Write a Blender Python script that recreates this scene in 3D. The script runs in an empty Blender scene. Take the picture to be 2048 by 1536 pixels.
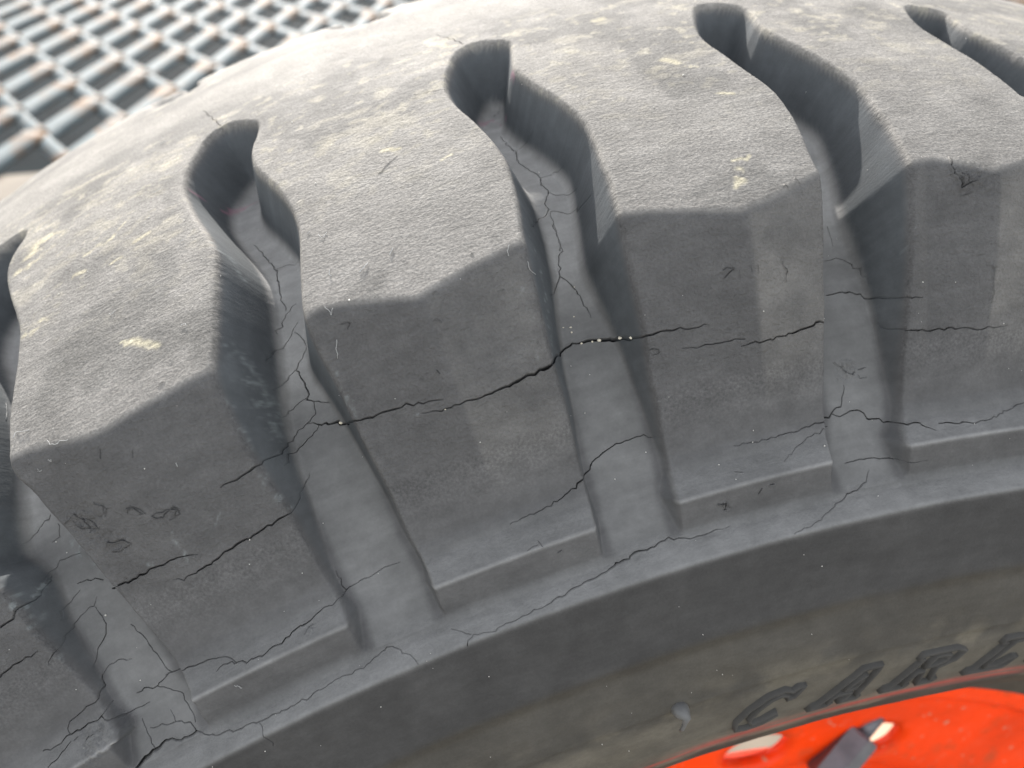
import bpy, bmesh, math, random
import numpy as np
import mathutils, mathutils.geometry
from mathutils import Matrix, Vector

sc = bpy.context.scene
C = sc.collection
R = .14                                  # tyre radius in metres
ZC = 1.01*R                              # axle height: the tyre stands on the plate at z = 0

# ---------------------------------------------------------------- camera
cam_d = bpy.data.cameras.new('camera'); cam = bpy.data.objects.new('camera', cam_d); C.objects.link(cam); sc.camera = cam
cam_d.sensor_width = 36; cam_d.lens = 36*1750/2048; cam_d.clip_start = .005; cam_d.clip_end = 200
_M = np.array([[0.97323148, -0.12740813, 0.19127900], [-0.22982708, -0.53952563, 0.80999482], [0, -0.83227355, -0.55436516]])
cam.matrix_world = Matrix([[_M[0][0], -_M[0][1], -_M[0][2], -.04021316], [_M[1][0], -_M[1][1], -_M[1][2], -.09578816],
                           [_M[2][0], -_M[2][1], -_M[2][2], .29629817], [0, 0, 0, 1]])
cam_d.dof.use_dof = True; cam_d.dof.focus_distance = .0556; cam_d.dof.aperture_fstop = 50

# ---------------------------------------------------------------- daylight
SUN = Vector((-.05, .885, .435)).normalized()
wd = bpy.data.worlds.new('World'); sc.world = wd; wd.use_nodes = True
nt = wd.node_tree; nt.nodes.clear()
sky = nt.nodes.new('ShaderNodeTexSky'); sky.sky_type = 'NISHITA'; sky.sun_disc = False
sky.sun_elevation = math.asin(SUN.z); sky.sun_rotation = math.atan2(SUN.x, SUN.y)
sky.air_density = 1.; sky.dust_density = .9; sky.ozone_density = 1.
veil = nt.nodes.new('ShaderNodeHueSaturation'); veil.inputs['Saturation'].default_value = .27     # thin white veil over the whole sky
bg = nt.nodes.new('ShaderNodeBackground'); bg.inputs[1].default_value = .15
wo = nt.nodes.new('ShaderNodeOutputWorld')
nt.links.new(sky.outputs[0], veil.inputs['Color']); nt.links.new(veil.outputs[0], bg.inputs[0]); nt.links.new(bg.outputs[0], wo.inputs[0])
sd = bpy.data.lights.new('sun', 'SUN'); sd.energy = 2.9; sd.angle = math.radians(.53); sd.color = (1, .98, .95)
so = bpy.data.objects.new('sun', sd); C.objects.link(so); so.location = (1, 6, 7)
so.rotation_euler = (-SUN).to_track_quat('-Z', 'Y').to_euler()
sc.view_settings.view_transform = 'Standard'; sc.view_settings.look = 'None'
sc.view_settings.exposure = 1.85; sc.view_settings.gamma = 1
sc.view_settings.use_white_balance = True; sc.view_settings.white_balance_temperature = 6700

# ---------------------------------------------------------------- tyre shape (units: tyre radius)
# w = distance along the axle towards the viewer, r = radius, th = angle round the axle,
# s = distance along the tread profile, counted from the middle of the crown
WM, RX, PITCH = .10, .95, 360/44
QC = np.array([.20, .75])
def crown(w): return 1.01-(w-WM)**2/np.where(np.asarray(w) < WM, .96, 1.45)
def resample(P, step=.0008):
    P = np.array(P, float); d = np.r_[0, np.cumsum(np.hypot(*np.diff(P, axis=0).T))]
    s = np.arange(0, d[-1], step); return np.c_[np.interp(s, d, P[:,0]), np.interp(s, d, P[:,1])]
def soften(Q, n):
    for _ in range(n): Q[1:-1] = .25*Q[:-2]+.5*Q[1:-1]+.25*Q[2:]
    return Q
def polar(P):
    f, r = np.arctan2(P[:,1]-QC[1], P[:,0]-QC[0]), np.hypot(P[:,0]-QC[0], P[:,1]-QC[1])
    o = np.argsort(f); return f[o], r[o]
SIDE = [(.3035,1.068),(.345,.9675),(.386,.872),(.390,.8635),(.396,.8588),(.403,.8568),(.4105,.8553),(.4118,.846),(.4125,.8385),(.4155,.8358),(.4280,.8335),
        (.4312,.818),(.4345,.80),(.437,.787),(.4405,.77),(.4425,.75),(.4425,.735),(.4405,.715),(.4355,.695),(.428,.676),(.414,.655),
        (.39,.63),(.355,.605),(.335,.585),(.325,.56),(.322,.53)]
FLOOR = [(.02,.973),(.10,.976),(.20,.969),(.27,.954),(.318,.930),(.350,.899),(.376,.870),(.396,.8495),(.411,.838),(.428,.8335)]
fS, rS = polar(soften(resample(SIDE), 1))
fC, rC = polar(resample([(w, crown(w)) for w in np.linspace(WM-.02, .40, 120)]))
fF, rF = polar(soften(resample(FLOOR), 40))
def rho_s(p): return np.interp(p, fS, rS)
def rho_c(p): return np.interp(p, fC, rC, left=9.)
def rho_f(p): return np.interp(p, fF, rF, left=9.)
def smin(a, b, k):
    h = np.clip(.5+.5*(b-a)/k, 0, 1); return b*(1-h)+a*h-k*h*(1-h)
def smax(a, b, k): return -smin(-a, -b, k)
def sstep(a, b, x):
    t = np.clip((x-a)/(b-a), 0, 1); return t*t*(3-2*t)
_ph = np.linspace(fC.max()-.0005, fS.min(), 6000)
_rb = smin(rho_c(_ph), rho_s(_ph), .004)
_sb = np.r_[0, np.cumsum(np.hypot(*np.diff(np.c_[_rb*np.cos(_ph), _rb*np.sin(_ph)], axis=0).T))]
SMAX = _sb[-1]
def phi_of(s): return np.interp(s, _sb, _ph)
def s_of(p): return np.interp(-np.asarray(p), -_ph, _sb)
S0 = float(s_of(np.arctan2(1.01-QC[1], WM-QC[0])))               # the crown middle
S_CREASE, S_FACE, S_LIP, S_A, S_D, S_E, S_C = .2700, .3736, .4052, .4383, .4857, .5231, .5993
def chaikin(P, n=2):
    P = np.asarray(P, float)
    for _ in range(n):
        Q = np.roll(P, -1, 0); P = np.stack([.75*P+.25*Q, .25*P+.75*Q], 1).reshape(-1, 2)
    return P
class Groove:
    def __init__(self, pts, shift=0.):
        P = chaikin(np.array(pts, float)+np.array([shift, 0]), 1)
        self.c = float(np.mean(P[:,0])); self.lo, self.hi = P[:,0].min()-.6, P[:,0].max()+.6
        self.P = np.c_[np.radians(P[:,0])*RX, P[:,1]]
        ss = np.linspace(.118, .425, 34); mid = []
        for s in ss:
            x = []
            for a, b in zip(self.P, np.roll(self.P, -1, 0)):
                if (a[1] > s) != (b[1] > s): x.append(a[0]+(b[0]-a[0])*(s-a[1])/(b[1]-a[1]))
            mid.append((min(x)+max(x))/2)
        self.ms, self.mx = ss, np.array(mid)
    def mid(self, s): return np.interp(s, self.ms, self.mx)          # x of the groove's middle line
    def sd(self, x, y):                                              # signed distance, positive inside
        d = np.full(x.shape, 1e9); ins = np.zeros(x.shape, bool)
        for a, b in zip(self.P, np.roll(self.P, -1, 0)):
            e = b-a; t = np.clip(((x-a[0])*e[0]+(y-a[1])*e[1])/(e@e+1e-18), 0, 1)
            d = np.minimum(d, (x-a[0]-t*e[0])**2+(y-a[1]-t*e[1])**2)
            if a[1] != b[1]: ins ^= ((a[1] > y) != (b[1] > y)) & (x < e[0]*(y-a[1])/e[1]+a[0])
        return np.where(ins, 1, -1)*np.sqrt(d)
def vnoise(x, y, seed=0):
    xi, yi = np.floor(x).astype(np.int64), np.floor(y).astype(np.int64); fx, fy = x-xi, y-yi
    fx, fy = fx*fx*(3-2*fx), fy*fy*(3-2*fy)
    def h(a, b):
        n = (a*374761393+b*668265263+seed*974711) & 0x7fffffff
        n = ((n ^ (n >> 13))*1274126177) & 0x7fffffff
        return ((n ^ (n >> 16)) & 0xffff)/65535.
    return (h(xi, yi)*(1-fx)+h(xi+1, yi)*fx)*(1-fy)+(h(xi, yi+1)*(1-fx)+h(xi+1, yi+1)*fx)*fy
def fbm(x, y, seed=0, n=4):
    v, a, t = 0., 1., 0.
    for k in range(n):
        v = v+a*vnoise(x*2**k, y*2**k, seed+17*k); t += a; a *= .55
    return v/t
def groove_field(th, s, grooves):
    """largest signed distance to any groove outline"""
    g = np.full(th.shape, -1.)
    x = np.radians(th)*RX
    fuzz = .0003*(vnoise(x*420, s*420, 3)-.5)+.0010*(vnoise(x*70, s*70, 5)-.5)
    for G in grooves:
        m = (th > G.lo) & (th < G.hi) & (s > .05) & (s < .485)
        if m.any(): q = G.sd(x[m], s[m]); g[m] = np.maximum(g[m], q+fuzz[m]*np.exp(-(q/.0013)**2))
    return g
def outer(th, s, dt, dd):
    p = phi_of(s); d = np.interp(th, dt, dd)*(1-sstep(S_CREASE+.02, S_LIP-.004, s))
    return smin(rho_c(p), rho_s(p)-d, .0034)
def surface(th, s, grooves, dt, dd):
    """distance rho from QC; also groove depth there and the groove field"""
    p = phi_of(s); ro = outer(th, s, dt, dd); g = groove_field(th, s, grooves)
    lo = sstep(.27, .36, s); wall = 3.3*smax(g, 0*g, .0017-.0008*lo)
    rf = np.minimum(rho_f(p), ro)
    rr = np.minimum(smax(rf, ro-wall, .008-.0055*lo), ro)
    rr = np.where(g > -.004, rr, ro)
    return rr, ro-rr, g
def to_wr(s, rho):
    p = phi_of(s); return QC[0]+rho*np.cos(p), QC[1]+rho*np.sin(p)
# ---------------------------------------------------------------- end of tyre shape
# measured outlines: [degrees, s] for grooves and facets; [1/100 degree, 1/10000 s, 1/100000 width] for lines
GROOVES = [[[-27.33,0.081],[-27.88,0.0823],[-28.4,0.0846],[-28.9,0.0942],[-29.2,0.1071],[-29.45,0.1263],[-29.45,0.1445],[-29.2,0.1606],[-28.98,0.1766],[-28.85,0.1927],[-28.85,0.2141],[-28.98,0.2355],[-29.2,0.2623],[-29.45,0.28],[-29.55,0.298],[-28.89,0.3138],[-28.85,0.3267],[-28.94,0.3422],[-28.79,0.3578],[-28.74,0.3726],[-28.66,0.3923],[-28.33,0.4052],[-28.8,0.405],[-28.8,0.475],[-25.9,0.475],[-25.69,0.4396],[-25.89,0.421],[-25.57,0.4048],[-25.92,0.3886],[-25.98,0.3816],[-26.06,0.3612],[-26.13,0.3473],[-26.18,0.3395],[-26.22,0.331],[-26.26,0.3186],[-26.3,0.3063],[-26.42,0.2935],[-26.46,0.2815],[-26.51,0.2786],[-26.57,0.2738],[-26.5,0.2667],[-26.5,0.2533],[-26.47,0.2406],[-26.37,0.2283],[-26.27,0.211],[-26.22,0.1906],[-26.35,0.1747],[-26.68,0.1553],[-27.02,0.1337],[-27.11,0.1188],[-26.99,0.1021],[-26.69,0.0919],[-26.66,0.0803]],[[-18.1,0.0939],[-18.58,0.084],[-18.94,0.0789],[-19.44,0.0775],[-19.92,0.0857],[-20.27,0.0989],[-20.6,0.1132],[-20.78,0.1307],[-20.72,0.1442],[-20.53,0.1603],[-20.28,0.1759],[-20.08,0.1904],[-19.96,0.2026],[-19.98,0.2143],[-20.07,0.225],[-20.22,0.2435],[-20.38,0.2602],[-20.55,0.2733],[-20.66,0.2799],[-20.7,0.2912],[-20.73,0.3046],[-20.71,0.3188],[-20.68,0.3308],[-20.62,0.344],[-20.61,0.3586],[-20.59,0.3776],[-20.47,0.3921],[-20.39,0.4041],[-20.45,0.4195],[-20.33,0.4316],[-20.33,0.475],[-17.47,0.475],[-17.47,0.438],[-17.61,0.4282],[-17.65,0.42],[-17.56,0.4048],[-17.67,0.3897],[-17.81,0.3772],[-17.79,0.3609],[-17.79,0.3555],[-17.82,0.3413],[-17.85,0.3275],[-17.86,0.3148],[-17.89,0.2992],[-17.94,0.2869],[-17.97,0.2774],[-17.95,0.2675],[-17.87,0.2539],[-17.78,0.2414],[-17.62,0.2221],[-17.55,0.2077],[-17.57,0.1949],[-17.76,0.1809],[-18.07,0.164],[-18.41,0.1479],[-18.54,0.1329],[-18.46,0.1204],[-18.26,0.1091]],[[-9.63,0.0976],[-9.7,0.0912],[-10.13,0.0838],[-10.62,0.0808],[-11.0,0.0831],[-11.39,0.0892],[-11.8,0.1067],[-12.14,0.1245],[-12.25,0.1383],[-12.16,0.1513],[-11.98,0.1643],[-11.81,0.178],[-11.69,0.189],[-11.58,0.2006],[-11.55,0.2126],[-11.65,0.2292],[-11.77,0.2458],[-11.97,0.2634],[-12.06,0.2765],[-12.08,0.2865],[-12.12,0.2958],[-12.14,0.3104],[-12.19,0.3257],[-12.17,0.341],[-12.21,0.3559],[-12.25,0.3704],[-12.27,0.382],[-12.36,0.3975],[-12.44,0.4052],[-12.42,0.4233],[-12.45,0.4385],[-12.45,0.475],[-9.95,0.475],[-9.95,0.4388],[-9.81,0.428],[-9.78,0.411],[-9.79,0.403],[-9.59,0.3886],[-9.55,0.3715],[-9.5,0.3591],[-9.49,0.3442],[-9.44,0.3265],[-9.43,0.3148],[-9.42,0.3039],[-9.43,0.2902],[-9.43,0.2772],[-9.4,0.2653],[-9.23,0.2468],[-9.13,0.2309],[-8.99,0.2123],[-9.02,0.196],[-9.2,0.1834],[-9.41,0.1688],[-9.67,0.1558],[-9.94,0.1422],[-10.05,0.1286],[-9.89,0.1176]],[[-1.77,0.092],[-2.41,0.0864],[-3.05,0.088],[-3.58,0.1102],[-3.92,0.1298],[-3.96,0.144],[-3.77,0.1599],[-3.59,0.1775],[-3.37,0.1931],[-3.26,0.207],[-3.34,0.2235],[-3.5,0.2394],[-3.66,0.2558],[-3.75,0.2676],[-3.74,0.2767],[-3.79,0.2915],[-3.91,0.3138],[-4.04,0.3353],[-4.15,0.3549],[-4.26,0.3738],[-4.31,0.3842],[-4.54,0.3959],[-4.73,0.4077],[-4.61,0.4254],[-4.93,0.4381],[-4.93,0.475],[-2.45,0.475],[-2.45,0.4392],[-2.33,0.4336],[-1.95,0.4236],[-2.1,0.4049],[-1.87,0.3959],[-1.59,0.3838],[-1.47,0.3667],[-1.35,0.3479],[-1.21,0.3247],[-1.16,0.311],[-1.12,0.284],[-1.14,0.2732],[-1.05,0.2612],[-0.89,0.2446],[-0.79,0.2281],[-0.67,0.2084],[-0.8,0.1937],[-1.04,0.1779],[-1.35,0.1619],[-1.7,0.146],[-1.83,0.1287],[-1.6,0.1096],[-1.56,0.0997]],[[5.71,0.1111],[5.18,0.104],[4.47,0.101],[3.94,0.1204],[3.69,0.14],[3.77,0.1539],[3.92,0.1696],[4.11,0.1836],[4.23,0.1988],[4.3,0.2114],[4.33,0.2228],[5.3,0.2377],[5.2,0.2623],[4.95,0.293],[4.5,0.338],[3.95,0.388],[3.75,0.418],[3.7,0.478],[6.3,0.478],[6.4,0.418],[6.6,0.378],[7.2,0.318],[7.7,0.278],[7.9,0.2516],[7.85,0.2195],[7.55,0.1927],[6.05,0.181],[5.89,0.1669],[5.67,0.1537],[5.49,0.1403],[5.6,0.1238]]]
FACETS = {"1":[[-26.52,0.0006],[-25.81,-0.0009],[-24.78,-0.0065],[-24.13,-0.0095],[-23.55,-0.0102],[-22.9,-0.0092],[-22.04,-0.008],[-21.18,-0.0066],[-20.45,-0.0059]],"2":[[-17.95,-0.0007],[-17.51,0.0007],[-16.74,-0.0021],[-15.87,-0.0071],[-15.07,-0.0114],[-14.58,-0.0095],[-13.86,-0.0066],[-13.15,-0.0045],[-12.29,-0.0019],[-12.0,-0.0017]],"3":[[-9.43,-0.0008],[-8.67,-0.0034],[-7.69,-0.0077],[-6.77,-0.0116],[-6.4,-0.0131],[-5.55,-0.0103],[-4.52,-0.0049],[-3.7,0.0]],"4":[[-1.19,-0.0025],[-0.39,-0.0016],[0.38,-0.0056],[1.09,-0.0113],[2.17,-0.0079]]}
CRACKS = [[[-1604,3267,9],[-1567,3283,26],[-1534,3290,43],[-1477,3291,51],[-1438,3293,60],[-1374,3285,86],[-1314,3269,121],[-1266,3257,139],[-1224,3247,139],[-1189,3183,90],[-1141,3115,103],[-1113,3100,103],[-1103,3118,94],[-1085,3117,131],[-1055,3123,150],[-1008,3141,169],[-979,3181,165],[-963,3211,126],[-943,3239,106],[-906,3240,88],[-851,3253,62],[-797,3264,35],[-765,3272,9]],[[-1949,3010,28],[-1915,3043,74],[-1864,3077,130],[-1783,3188,78],[-1751,3185,78],[-1705,3193,69],[-1656,3207,60],[-1631,3212,51],[-1598,3223,34],[-1555,3237,26],[-1537,3246,9]],[[-850,3340,9],[-795,3354,27],[-789,3352,44],[-739,3362,35],[-694,3368,27],[-672,3373,18]],[[-684,3399,18],[-662,3401,35],[-613,3397,53],[-561,3394,54],[-522,3391,63],[-480,3379,72],[-438,3367,81],[-408,3365,73]],[[-1960,1549,21],[-1941,1638,31],[-1919,1780,41],[-1906,1887,51],[-1902,1977,50],[-1903,2063,49],[-1907,2149,39],[-1904,2227,29]],[[-1906,1887,30],[-1872,1870,30],[-1819,1932,20]],[[-1870,2209,20],[-1888,2228,29],[-1909,2266,39],[-1932,2331,48],[-1945,2387,38]],[[-1880,2341,19],[-1912,2413,29],[-1951,2498,38],[-1980,2607,27]],[[-1897,2398,19],[-1881,2450,29],[-1876,2525,28],[-1893,2594,38],[-1917,2627,47],[-1926,2647,56],[-1917,2710,56],[-1916,2782,65],[-1914,2841,65],[-1923,2861,65],[-1909,2890,56],[-1885,2916,37],[-1863,2948,19]],[[-1926,2647,38],[-1958,2691,37],[-1991,2775,18]],[[-1924,2853,37],[-1959,2868,28],[-1985,2881,28],[-2003,2931,18]],[[-1909,2890,28],[-1914,2938,28],[-1916,2976,28],[-1938,2996,37],[-1960,3016,46],[-1996,3037,46],[-2014,3079,55],[-2030,3126,72],[-2048,3161,70],[-2069,3200,77],[-2108,3216,77],[-2150,3218,51],[-2185,3224,26]],[[-1919,3046,19],[-1948,3086,37],[-1992,3117,46],[-2021,3155,46],[-2031,3192,36],[-2037,3213,18]],[[-1998,3284,9],[-2017,3328,28],[-2032,3372,36],[-2049,3428,44],[-2061,3450,61],[-2112,3460,70],[-2165,3475,70],[-2229,3481,78],[-2277,3494,70],[-2325,3506,70],[-2379,3514,52],[-2417,3509,26],[-2445,3495,9]],[[-2697,3366,84],[-2566,3403,79],[-2492,3404,79],[-2431,3411,61],[-2393,3416,43],[-2366,3427,26],[-2341,3442,9]],[[-2662,3886,18],[-2641,3888,27],[-2570,3888,36],[-2524,3897,36],[-2478,3907,27],[-2439,3926,18],[-2407,3953,27],[-2404,3980,35]],[[-2471,3976,18],[-2446,3960,35],[-2403,3983,53],[-2358,4004,53],[-2315,4010,53],[-2264,3998,61],[-2216,3973,71],[-2171,3960,71],[-2133,3947,53],[-2104,3922,44],[-2071,3920,27],[-2043,3911,27],[-2029,3902,27],[-1995,3897,18],[-1940,3888,18],[-1885,3879,18],[-1841,3882,9]],[[-2029,3902,27],[-2034,3855,18],[-2037,3803,9]],[[-2862,4234,126],[-2811,4213,126],[-2779,4202,117],[-2733,4200,81],[-2694,4219,72],[-2652,4224,72],[-2629,4221,54],[-2632,4202,45],[-2641,4180,36],[-2689,4144,27],[-2737,4130,18],[-2776,4114,18]],[[-2689,4144,27],[-2687,4112,18],[-2691,4087,9]],[[-2629,4221,36],[-2601,4251,36],[-2569,4277,44],[-2541,4278,62],[-2500,4297,62],[-2451,4303,53],[-2404,4317,53],[-2349,4321,53],[-2300,4315,44],[-2260,4315,44],[-2205,4307,44],[-2150,4296,35],[-2096,4293,35],[-2043,4292,35],[-2012,4273,26],[-1967,4249,27],[-1938,4267,26],[-1907,4319,26],[-1886,4389,17]],[[-2417,4320,18],[-2408,4374,26],[-2407,4461,9]],[[-2952,3291,88],[-2910,3279,79],[-2879,3258,80],[-2864,3229,82],[-2852,3192,74],[-2845,3137,37]],[[-3054,3483,72],[-3007,3473,63],[-2963,3467,45],[-2918,3471,18]],[[-2880,2869,19],[-2866,2848,19],[-2850,2823,38],[-2820,2800,57],[-2784,2771,47]],[[-2773,2850,28],[-2783,2925,28],[-2814,2938,19]],[[-2853,3178,18],[-2848,3114,28],[-2820,3062,28],[-2781,3078,19],[-2744,3091,19]],[[-2793,3241,28],[-2764,3247,37],[-2734,3269,37],[-2714,3298,28]],[[-2864,3381,18],[-2848,3319,28],[-2795,3282,19]],[[-2921,3555,9],[-2879,3518,36],[-2870,3470,37],[-2859,3429,28],[-2817,3402,19],[-2768,3388,19],[-2756,3363,9]],[[-2774,3407,19],[-2770,3457,46],[-2765,3509,56],[-2775,3547,56],[-2805,3588,37],[-2836,3627,37],[-2859,3678,18]],[[-2696,3582,18],[-2675,3677,28],[-2662,3772,28],[-2651,3852,27],[-2640,3884,18]],[[-2853,3733,46],[-2859,3771,74],[-2865,3803,37],[-2889,3817,27],[-2953,3826,27],[-2991,3835,27],[-3007,3862,27],[-3001,3892,27]],[[-2853,3733,18],[-2819,3709,18],[-2777,3717,18],[-2742,3735,9]],[[-2651,3885,27],[-2680,3898,27],[-2703,3914,46],[-2745,3894,46],[-2774,3892,18]],[[-2703,3914,37],[-2669,3972,27],[-2641,4018,27],[-2631,4095,27],[-2625,4164,18],[-2627,4187,18]],[[-3111,3887,27],[-3061,3899,36],[-3011,3889,46],[-2965,3890,55],[-2935,3890,45],[-2907,3897,36],[-2884,3891,45],[-2850,3950,45],[-2831,3977,37],[-2787,3973,37],[-2745,3983,9]],[[-3101,3980,45],[-3057,3959,45],[-3033,3939,36],[-3006,3922,27]],[[-2884,3891,18],[-2865,3877,18],[-2855,3866,18]],[[-2791,4058,27],[-2792,4104,36],[-2790,4161,36],[-2782,4199,36]],[[-2834,3987,18],[-2826,4079,18]],[[-1480,3887,9],[-1428,3881,18],[-1376,3876,27],[-1336,3864,27],[-1300,3847,36],[-1258,3828,54],[-1228,3804,72],[-1205,3792,55],[-1177,3757,55],[-1145,3723,55],[-1110,3710,46],[-1069,3701,46],[-1025,3704,28],[-998,3697,28],[-971,3713,18],[-955,3720,9]],[[-1055,2276,30],[-1055,2369,29],[-1057,2476,29],[-1077,2524,29],[-1083,2598,38],[-1092,2654,38],[-1118,2718,38],[-1149,2843,18]],[[-1092,2654,38],[-1072,2704,47],[-1060,2769,47],[-1051,2859,38],[-1044,2934,28],[-1042,2982,9]],[[-1084,1315,33],[-1079,1421,43],[-1062,1520,54],[-1070,1599,42],[-1064,1696,42],[-1040,1798,52],[-1027,1878,51],[-1036,1916,41],[-1025,2029,50],[-1045,2075,40],[-1051,2117,40],[-1045,2177,60],[-1086,2216,39],[-1148,2469,27]],[[-1062,1520,43],[-1033,1542,32],[-1009,1592,31],[-993,1602,21]],[[-1027,1878,31],[-986,1868,31],[-958,1929,20]],[[-1025,2029,40],[-1012,2066,40],[-976,2082,40],[-954,2158,20]],[[-1045,2177,50],[-1010,2211,40],[-977,2241,39],[-966,2315,48],[-956,2339,38],[-949,2356,19]],[[-1047,2185,20],[-1053,2321,29],[-1059,2489,19]],[[-1066,1011,23],[-1032,946,34],[-1012,946,11]],[[-1101,791,45],[-1120,667,35],[-1164,498,12]],[[-1227,1326,42],[-1277,1305,31],[-1319,1285,10]],[[-299,3173,48],[-267,3167,58],[-228,3175,68],[-184,3204,68],[-158,3248,67],[-142,3284,57],[-128,3317,56],[-82,3325,19]],[[-270,2951,20],[-236,2942,29],[-205,2970,29],[-178,3034,39],[-168,3111,19],[-165,3155,10]],[[-162,3396,19],[-151,3440,48],[-136,3476,56],[-61,3485,56],[28,3496,47],[75,3506,47],[127,3511,38],[203,3511,9]],[[-231,2709,20],[-228,2787,20],[-231,2858,10]],[[-744,3848,9],[-669,3857,18],[-603,3857,18],[-535,3851,28],[-478,3841,28],[-436,3840,46],[-392,3824,57],[-367,3802,47],[-341,3790,47],[-328,3748,38],[-316,3690,10]],[[-383,3817,38],[-365,3835,28],[-337,3830,38],[-315,3824,47],[-287,3824,57],[-273,3859,57],[-257,3885,67],[-212,3912,67],[-181,3928,75],[-125,3934,66],[-110,3966,47],[-87,3993,19]],[[-63,3955,56],[-6,3974,66],[56,3980,57],[118,3973,38],[178,3953,29],[237,3921,29],[280,3904,19]],[[-408,3876,19],[-488,3882,18],[-545,3925,18],[-612,3989,9]],[[-387,4116,19],[-337,4110,38],[-277,4124,38],[-218,4138,38],[-205,4146,37],[-198,4140,28],[-135,4152,9]],[[-1727,4396,35],[-1714,4367,35],[-1694,4360,26],[-1658,4373,26],[-1606,4370,35],[-1554,4363,35],[-1501,4355,44],[-1461,4347,52],[-1407,4332,61],[-1344,4311,71],[-1289,4296,71],[-1248,4287,71],[-1203,4264,89],[-1181,4260,80],[-1145,4243,72],[-1107,4247,54],[-1058,4237,54],[-1032,4234,36],[-972,4256,27],[-921,4263,27],[-867,4257,27],[-827,4254,9]],[[-1759,4289,26],[-1732,4319,26],[-1705,4352,26]],[[-649,4382,27],[-589,4363,27],[-530,4330,36],[-475,4287,46],[-421,4248,46],[-374,4230,37],[-338,4211,28],[-314,4169,9]],[[-1943,760,45],[-1980,540,35],[-2014,355,12]],[[-1940,780,23],[-1949,829,11]]]
PEELS = [[[-2437,3146,43],[-2425,3131,51],[-2406,3136,59],[-2399,3159,51],[-2394,3178,42],[-2419,3176,26]],[[-2382,3208,43],[-2361,3230,51],[-2343,3215,43],[-2320,3217,60],[-2311,3237,60],[-2325,3255,51],[-2348,3255,34]],[[-2506,3029,34],[-2481,3072,43],[-2500,3106,34]],[[-2625,3036,26],[-2583,3023,52],[-2573,3063,60],[-2563,3104,60],[-2587,3103,52],[-2594,3076,52],[-2598,3041,43]],[[-2559,3066,52],[-2544,3101,52],[-2546,3130,43],[-2575,3125,35]],[[-2507,3032,34],[-2484,3063,43],[-2498,3102,43],[-2523,3089,26]],[[-2556,3216,52],[-2526,3211,69],[-2494,3237,60],[-2487,3265,43],[-2517,3266,61],[-2550,3254,52]],[[-2430,3127,51],[-2409,3140,68],[-2402,3180,42]],[[-2382,3207,51],[-2344,3218,43],[-2318,3225,68],[-2309,3247,60],[-2330,3255,43]],[[-708,3060,60],[-687,3056,77],[-683,3076,60],[-700,3085,78],[-708,3093,43]],[[-537,3073,44],[-526,3112,79],[-529,3162,53]],[[-636,3077,34],[-634,3101,35]],[[-614,3076,35],[-614,3110,35]],[[-668,3080,26],[-670,3127,26]],[[-940,3306,35],[-922,3296,44],[-915,3327,35],[-932,3333,35]],[[12,2696,73],[10,2775,108],[23,2824,127],[37,2859,91],[46,2842,91],[65,2843,54]],[[31,2782,72],[51,2809,90],[45,2834,90]],[[108,2833,54],[126,2840,54]],[[30,2889,45],[51,2888,54]],[[-452,2699,53],[-448,2733,35]],[[-489,2733,70],[-487,2753,52]],[[-329,3564,48],[-313,3574,48],[-309,3608,48],[-290,3645,57],[-268,3630,38]],[[-253,3624,48],[-231,3619,48]],[[-258,3654,38],[-258,3675,38],[-233,3671,29]],[[119,3233,46],[133,3277,56],[131,3338,56],[131,3399,28]],[[-855,4122,54],[-833,4122,125],[-824,4148,108],[-834,4167,72]],[[-720,4125,54],[-709,4102,45]],[[-680,4093,72],[-670,4093,54]],[[-771,3977,54],[-754,3988,63]],[[-1417,4019,44],[-1411,4049,61]],[[-1372,4107,53],[-1361,4103,53]],[[-1456,4043,35],[-1424,4036,44]],[[-2991,3924,73],[-2978,3919,54]],[[-2951,3960,90],[-2934,3952,90],[-2919,3949,54]],[[-2904,3947,54],[-2885,3942,54]],[[-2172,4004,44],[-2158,3984,62],[-2144,3975,44]],[[-2398,2866,50],[-2410,2898,50]],[[-2329,2935,50],[-2336,2957,42]],[[-1463,2812,66],[-1457,2810,50]],[[-1524,3125,59],[-1520,3141,51]],[[-1487,2929,33],[-1469,2919,42],[-1470,2944,33]],[[-1573,3126,34],[-1568,3138,34]],[[-1242,3130,35],[-1231,3145,35],[-1237,3161,26]],[[-1304,2874,34],[-1290,2871,34]],[[-1449,2859,25],[-1440,2837,25]],[[-2200,2699,42],[-2187,2695,42]],[[-1714,2768,34],[-1695,2765,42],[-1688,2789,42],[-1703,2796,34]],[[-1497,1917,38],[-1463,1874,29],[-1434,1831,19]],[[-1340,2666,42],[-1337,2671,34]]]
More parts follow.
